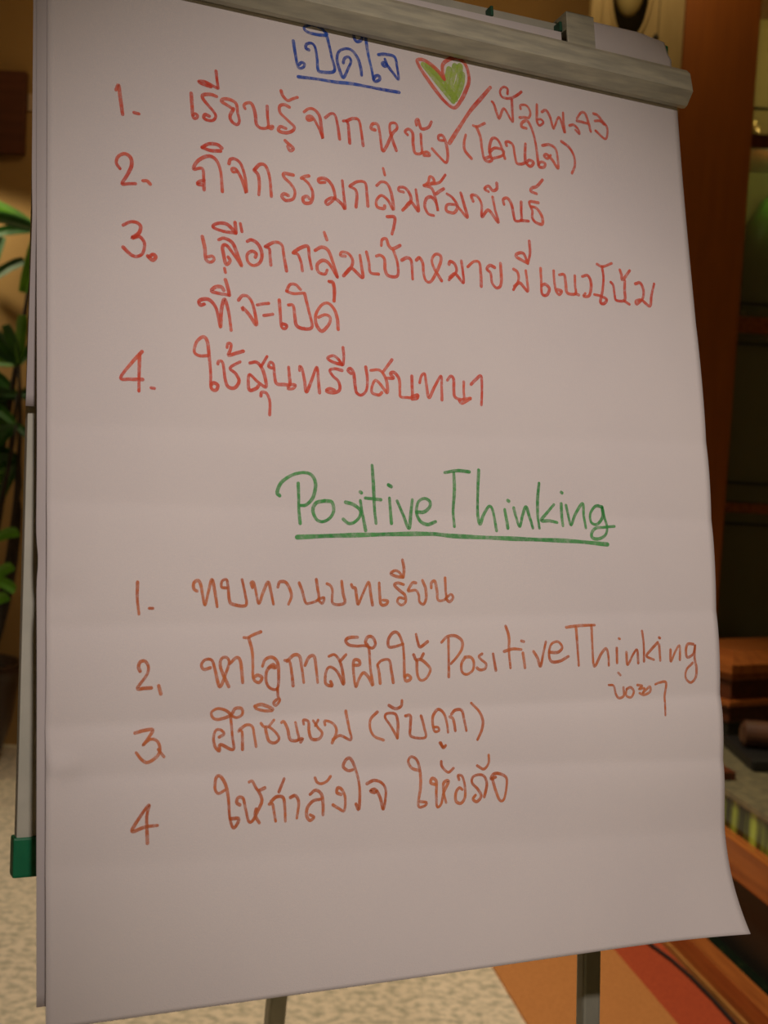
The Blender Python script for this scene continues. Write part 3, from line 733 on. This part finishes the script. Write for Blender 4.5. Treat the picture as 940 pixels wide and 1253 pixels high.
 ('second_list_one', 'brown', 2.41, '''659,4687 657,4807 670,4921
747,4879 776,4879
1114,4751 1089,4733 1090,4690 1122,4671 1143,4702 1158,4782 1176,4856 1203,4757 1232,4664 1255,4757 1272,4868
1346,4726 1308,4720 1312,4676 1348,4663 1360,4719 1370,4819 1396,4850 1501,4859 1496,4769 1473,4662
1557,4722 1545,4687 1565,4681 1581,4737 1607,4844 1642,4762 1685,4680 1709,4762 1727,4850
1765,4718 1780,4679 1827,4679 1860,4724 1877,4787 1852,4851
1943,4685 1968,4749 1992,4832 2020,4845 2103,4813 2099,4736 2088,4658
2103,4813 2152,4800 2137,4845 2103,4819
2178,4690 2205,4703 2224,4742 2227,4845 2326,4842 2314,4761 2304,4670
2388,4696 2401,4722 2422,4725 2433,4800 2445,4852 2484,4774 2538,4676 2555,4774 2570,4859
2631,4682 2634,4774 2645,4853 2688,4856 2704,4827 2661,4820
2848,4695 2797,4682 2765,4699 2809,4741 2858,4781 2863,4834 2826,4860 2790,4834 2806,4801 2850,4808
2843,4635 2809,4595 2773,4582 2735,4606 2785,4629 2843,4635
2842,4495 2854,4568 2846,4635
2958,4681 2929,4681 2898,4721 2889,4748 2955,4741 2983,4781 2988,4835 3024,4855 3048,4808 3045,4728 3018,4661
3097,4721 3099,4681 3130,4667 3148,4741 3159,4822 3227,4809 3227,4728 3225,4640
3227,4809 3274,4775 3295,4802 3263,4836 3230,4811'''),
 ('second_list_two', 'brown', 2.47, '''673,5338 662,5308 674,5272 711,5267 735,5309 722,5368 654,5461 702,5463 757,5462
812,5448 829,5508
1208,5326 1157,5337 1139,5301 1171,5265 1222,5272 1246,5346 1281,5468 1329,5372 1357,5287 1332,5250 1293,5267 1291,5334 1352,5470
1363,5299 1416,5254 1448,5289 1463,5443
1479,5104 1512,5105 1552,5086 1618,5062
1519,5111 1542,5204 1546,5303 1549,5414 1594,5447 1619,5410 1582,5391 1553,5408
1624,5324 1646,5275 1700,5257 1745,5295 1755,5383 1744,5494 1685,5492 1653,5442 1656,5368 1690,5331 1730,5339 1711,5313 1670,5337
1744,5494 1749,5556 1763,5588 1732,5624 1713,5604 1737,5581
1561,5624 1614,5613 1692,5641 1704,5660 1638,5661 1573,5642 1561,5624
1806,5284 1846,5291 1863,5385 1873,5479
1826,5291 1882,5245 1929,5255 1946,5337 1962,5457
1974,5325 2010,5263 2052,5258 2068,5353 2078,5460
2176,5260 2225,5248 2265,5294 2289,5371 2298,5479 2247,5383 2186,5343 2150,5380 2146,5469 2200,5489 2188,5457
2271,5300 2323,5250
2396,5335 2439,5330 2433,5297 2391,5297 2384,5373 2402,5502 2433,5439 2471,5395 2512,5428 2551,5493 2532,5364 2523,5202 2496,5157 2520,5112 2562,5119 2581,5171 2551,5203 2495,5183 2424,5184 2354,5174 2325,5141 2357,5116 2428,5114
2594,5340 2606,5392 2616,5482
2595,5333 2632,5302 2697,5301 2714,5381 2731,5479
2826,5175 2752,5194 2698,5193 2698,5134 2743,5082 2786,5089 2819,5162 2829,5254 2833,5450 2869,5466 2887,5445 2857,5422 2834,5437
2980,5296 3004,5257
2916,5262 2936,5302 2980,5303 3036,5344 3063,5390 3023,5455 2971,5466 2945,5413 2943,5309
2946,5098 2958,5164 2978,5201 3046,5159
3171,5168 3226,5122 3301,5116 3359,5158 3355,5224 3306,5290 3251,5342
3236,5136 3233,5262 3230,5447
3382,5292 3349,5344 3352,5411 3396,5432 3451,5400 3462,5334 3434,5293 3382,5292
3542,5268 3511,5288 3532,5315 3576,5350 3566,5390 3519,5399 3490,5381
3645,5270 3656,5338 3667,5406
3779,5042 3802,5131 3797,5267 3807,5389
3751,5252 3830,5233 3916,5239
3930,5269 3937,5324 3945,5392
3920,5167 3944,5174
4033,5258 4069,5313 4096,5383 4128,5273 4158,5178
4192,5268 4273,5269 4316,5229 4279,5180 4213,5199 4184,5275 4203,5344 4283,5346 4376,5306
4370,5058 4503,5046 4662,5042
4469,5057 4470,5211 4476,5385
4628,5044 4623,5213 4633,5395 4709,5292 4763,5247 4783,5315 4784,5392
4874,5246 4871,5373
4902,5161 4912,5165
4974,5283 4981,5390 5041,5306 5088,5264 5095,5378
5155,5100 5162,5222 5157,5365
5314,5203 5237,5266 5188,5320 5264,5353
5329,5225 5334,5362
5332,5160 5342,5164
5450,5270 5449,5371 5502,5286 5552,5236 5549,5359
5708,5224 5644,5223 5620,5281 5633,5339 5699,5311 5725,5231 5714,5348 5732,5436 5719,5523 5662,5564 5609,5520 5621,5448 5690,5391'''),
 ('second_list_two_small', 'brown', 2.23, '''4780,5560 4831,5569 4854,5639 4886,5675 4938,5656 4933,5586
4880,5458 4903,5479
4967,5601 5010,5588 5043,5624 5015,5673 4964,5657 4967,5601
5081,5569 5133,5578 5097,5605 5158,5600 5139,5641 5211,5587 5218,5630 5155,5656 5104,5640
5274,5568 5319,5555 5390,5557 5376,5670 5358,5841'''),
 ('second_list_three', 'brown', 2.36, '''637,5783 703,5768 770,5765 739,5817 694,5873 746,5834 794,5843 818,5891 806,5949 734,5997 686,5977 644,5923
806,5908 849,5963
1272,5842 1311,5819 1285,5788 1247,5792 1228,5851 1240,5912 1272,5943 1272,5907 1291,5899 1380,5937 1375,5834 1370,5683
1371,5677 1327,5645 1264,5631 1218,5659 1236,5702 1286,5710 1370,5683 1404,5636 1456,5638 1461,5681 1415,5703 1370,5683
1426,5806 1452,5808 1453,5941
1433,5795 1491,5761 1537,5775 1549,5842 1561,5925
1609,5754 1629,5779 1675,5787 1727,5832 1747,5876 1713,5905 1667,5891 1648,5835 1642,5786
1668,5781 1715,5734
1775,5755 1795,5749 1821,5806 1840,5887 1907,5890 1899,5822 1889,5759
1907,5890 1941,5885 1924,5909
1956,5775 1957,5744 1997,5758 1996,5826 2015,5889 2077,5892 2105,5849 2071,5804 2038,5753
2051,5791 2079,5749
2134,5788 2134,5757 2189,5772 2223,5811 2222,5861 2186,5928
2193,5903 2256,5875 2346,5911 2334,5816 2318,5689
2591,5706 2526,5761 2517,5836 2550,5895 2628,5928
2750,5917 2761,5809 2748,5731 2676,5722 2654,5753 2696,5819 2750,5917
2692,5658 2749,5686 2800,5669 2808,5624
2834,5747 2878,5749 2868,5839 2873,5910 2997,5925 2992,5844 2973,5753
3205,5893 3200,5827 3180,5741 3129,5707 3075,5770 3080,5874 3124,5876 3117,5850 3085,5846
3135,5974 3156,6014 3179,5998
3231,5770 3260,5791 3272,5883
3247,5751 3285,5719 3345,5722 3358,5794 3373,5887
3436,5666 3503,5734 3531,5815 3513,5893 3473,5964'''),
 ('second_list_four', 'brown', 2.44, '''793,6448 703,6452 608,6474 668,6375 733,6299 715,6384 719,6568
1307,6231 1256,6252 1231,6215 1244,6138 1276,6128 1313,6190 1331,6287 1339,6429 1365,6508 1397,6481 1407,6444 1348,6442
1420,6346 1395,6327 1408,6292 1446,6300 1464,6379 1487,6470 1519,6466 1560,6398 1594,6328 1576,6267 1550,6229 1525,6179 1499,6184
1547,6385 1539,6432 1570,6488
1582,6249 1622,6234
1652,6356 1678,6358 1689,6419 1700,6485
1666,6339 1712,6306 1765,6316 1776,6389 1778,6491
1733,6271 1753,6230 1781,6177
1824,6319 1865,6308 1890,6360 1872,6474
1985,6306 2033,6278 2080,6312 2090,6398 2087,6465
2072,6348 2010,6356 1961,6402 1952,6462 1977,6500 2012,6478 1979,6458
2035,6186 2048,6218 2082,6232 2130,6217 2165,6182
2244,6323 2210,6308 2218,6272 2252,6286 2277,6350 2265,6447 2218,6426 2172,6398
2360,6143 2318,6147 2277,6114 2299,6065 2335,6054 2368,6106 2394,6195 2404,6308 2390,6444 2367,6405
2469,6256 2533,6235 2597,6258 2629,6323 2601,6459 2577,6370 2538,6304 2495,6314 2530,6329 2551,6318
2938,6183 2873,6160 2842,6107 2868,6070 2918,6098 2942,6177 2937,6304 2910,6455 2968,6459 2984,6435 2926,6424
3072,6300 3029,6284 3046,6250 3081,6275 3075,6377 3077,6473 3115,6456 3142,6369 3192,6282 3147,6292 3142,6369 3160,6447
3128,5974 3154,6007
3138,6123 3144,6162 3195,6211 3248,6181
3289,6274 3283,6242 3320,6250 3338,6329 3333,6420 3293,6462 3250,6440 3253,6376 3285,6339 3314,6354
3514,6425 3542,6329 3523,6262 3471,6246 3417,6263 3407,6308 3457,6363 3484,6417 3444,6459 3407,6437 3432,6407
3467,6174 3526,6204 3573,6160 3575,6094
3630,6275 3583,6286 3616,6248 3677,6252 3729,6288 3724,6366 3696,6457 3657,6461 3623,6386 3598,6293'''),
)

def catmull(p, step):
    if len(p) < 3: 
        n = max(2, int((p[1] - p[0]).length / step) + 1)
        return [p[0].lerp(p[1], i / (n - 1)) for i in range(n)]
    q = [p[0] * 2 - p[1]] + p + [p[-1] * 2 - p[-2]]; out = []
    for i in range(1, len(q) - 2):
        a, b_, c, d_ = q[i - 1:i + 3]; n = max(2, int((c - b_).length / step) + 1)
        for k in range(n):
            t_ = k / n
            out.append(0.5 * ((2 * b_) + (c - a) * t_ + (2 * a - 5 * b_ + 4 * c - d_) * t_ * t_ + (3 * b_ - a - 3 * c + d_) * t_ ** 3))
    out.append(p[-1]); return out
def ink_mesh(text, wmm):
    bm = bmesh.new(); lay = 0
    for line in text.split('\n'):
        p = [Vector((int(s.split(',')[0]) * 1e-4, -int(s.split(',')[1]) * 1e-4)) for s in line.split()]
        if len(p) < 2: continue
        c = catmull(p, 0.0010); ph = random.uniform(0, 6); prev = None; lay += 1
        def V(x, y, k): return bm.verts.new((x, y, bump(x, y) + 0.00025 + 1.2e-6 * ((lay * 37 + k) % 90)))
        n = len(c); lastn = None
        for i, q in enumerate(c):
            t_ = c[min(i + 1, n - 1)] - c[max(i - 1, 0)]
            if t_.length < 1e-7: t_ = Vector((1, 0))
            t_.normalize(); nn = Vector((-t_.y, t_.x))
            r = wmm * 0.00054 * (0.94 + 0.10 * math.sin(ph + i * 0.13))
            if i == 0:
                c0 = [V(q.x - t_.x * r * s_ + nn.x * r * k_, q.y - t_.y * r * s_ + nn.y * r * k_, i) for s_, k_ in ((0, 1), (0.6, 0.8), (0.95, 0.3), (0.95, -0.3), (0.6, -0.8), (0, -1))]
                bm.faces.new(c0); prev = (c0[0], c0[-1]); continue
            if i == n - 1:
                c1 = [V(q.x + t_.x * r * s_ + nn.x * r * k_, q.y + t_.y * r * s_ + nn.y * r * k_, i) for s_, k_ in ((0, -1), (0.6, -0.8), (0.95, -0.3), (0.95, 0.3), (0.6, 0.8), (0, 1))]
                bm.faces.new(c1); cur = (c1[-1], c1[0])
            else: cur = (V(q.x + nn.x * r, q.y + nn.y * r, i), V(q.x - nn.x * r, q.y - nn.y * r, i))
            bm.faces.new((prev[0], cur[0], cur[1], prev[1])); prev = cur
    return bm
INK_LABEL = dict(
    heading=('heading', 'blue felt pen Thai heading'), heading_underline=('underline', 'blue underline'),
    heart_outline=('heart_outline', 'red outline of a heart'), heart_fill=('heart_filling', 'lime green strokes filling the heart'),
    slash=('slash', 'long red slash below the heart'), caption=('caption', 'small red Thai words right of the slash'),
    list_one=('handwritten_line', 'red line numbered 1'), list_two=('handwritten_line', 'red line numbered 2'),
    list_three=('handwritten_line', 'red line numbered 3'), list_three_second_row=('handwritten_line', 'short red line under number 3'),
    list_four=('handwritten_line', 'red line numbered 4'), title=('title', 'green felt pen title Positive Thinking'),
    title_underline=('underline', 'green underline'), second_list_one=('handwritten_line', 'brown line numbered 1'),
    second_list_two=('handwritten_line', 'brown line numbered 2'), second_list_two_small=('caption', 'small brown Thai word'),
    second_list_three=('handwritten_line', 'brown line numbered 3'), second_list_four=('handwritten_line', 'brown line numbered 4'))
def words(text, gap):
    """groups of strokes that stand apart from each other across the sheet"""
    st = []
    for l in text.split('\n'):
        xs = [int(p.split(',')[0]) for p in l.split()]; st.append((min(xs), max(xs), l))
    st.sort(); out = []; hi = None
    for a, b_, l in st:
        if hi is None or a > hi + gap: out.append([l]); hi = b_
        else: out[-1].append(l); hi = max(hi, b_)
    return ['\n'.join(g) for g in out]
for key, colr, wd, text in INK:
    nm, lab = INK_LABEL[key]
    pieces = words(text, 55) if nm in ('handwritten_line', 'heading', 'title', 'caption') else [text]
    for k, piece in enumerate(pieces):
        bm = ink_mesh(piece, wd)
        if key == 'heart_fill':
            for v in bm.verts: v.co.z -= 0.00008
        n_ = nm
        if len(pieces) > 1: n_ = 'numeral' if (k == 0 and nm == 'handwritten_line' and key != 'list_three_second_row') else 'handwritten_word'
        o = fobj(n_, bm, INKM[colr], sh1)
        for p in o.data.polygons: p.use_smooth = True
        o['label'] = lab if n_ == nm else (lab.replace('line numbered', 'numeral') if n_ == 'numeral' else 'word of the ' + lab)
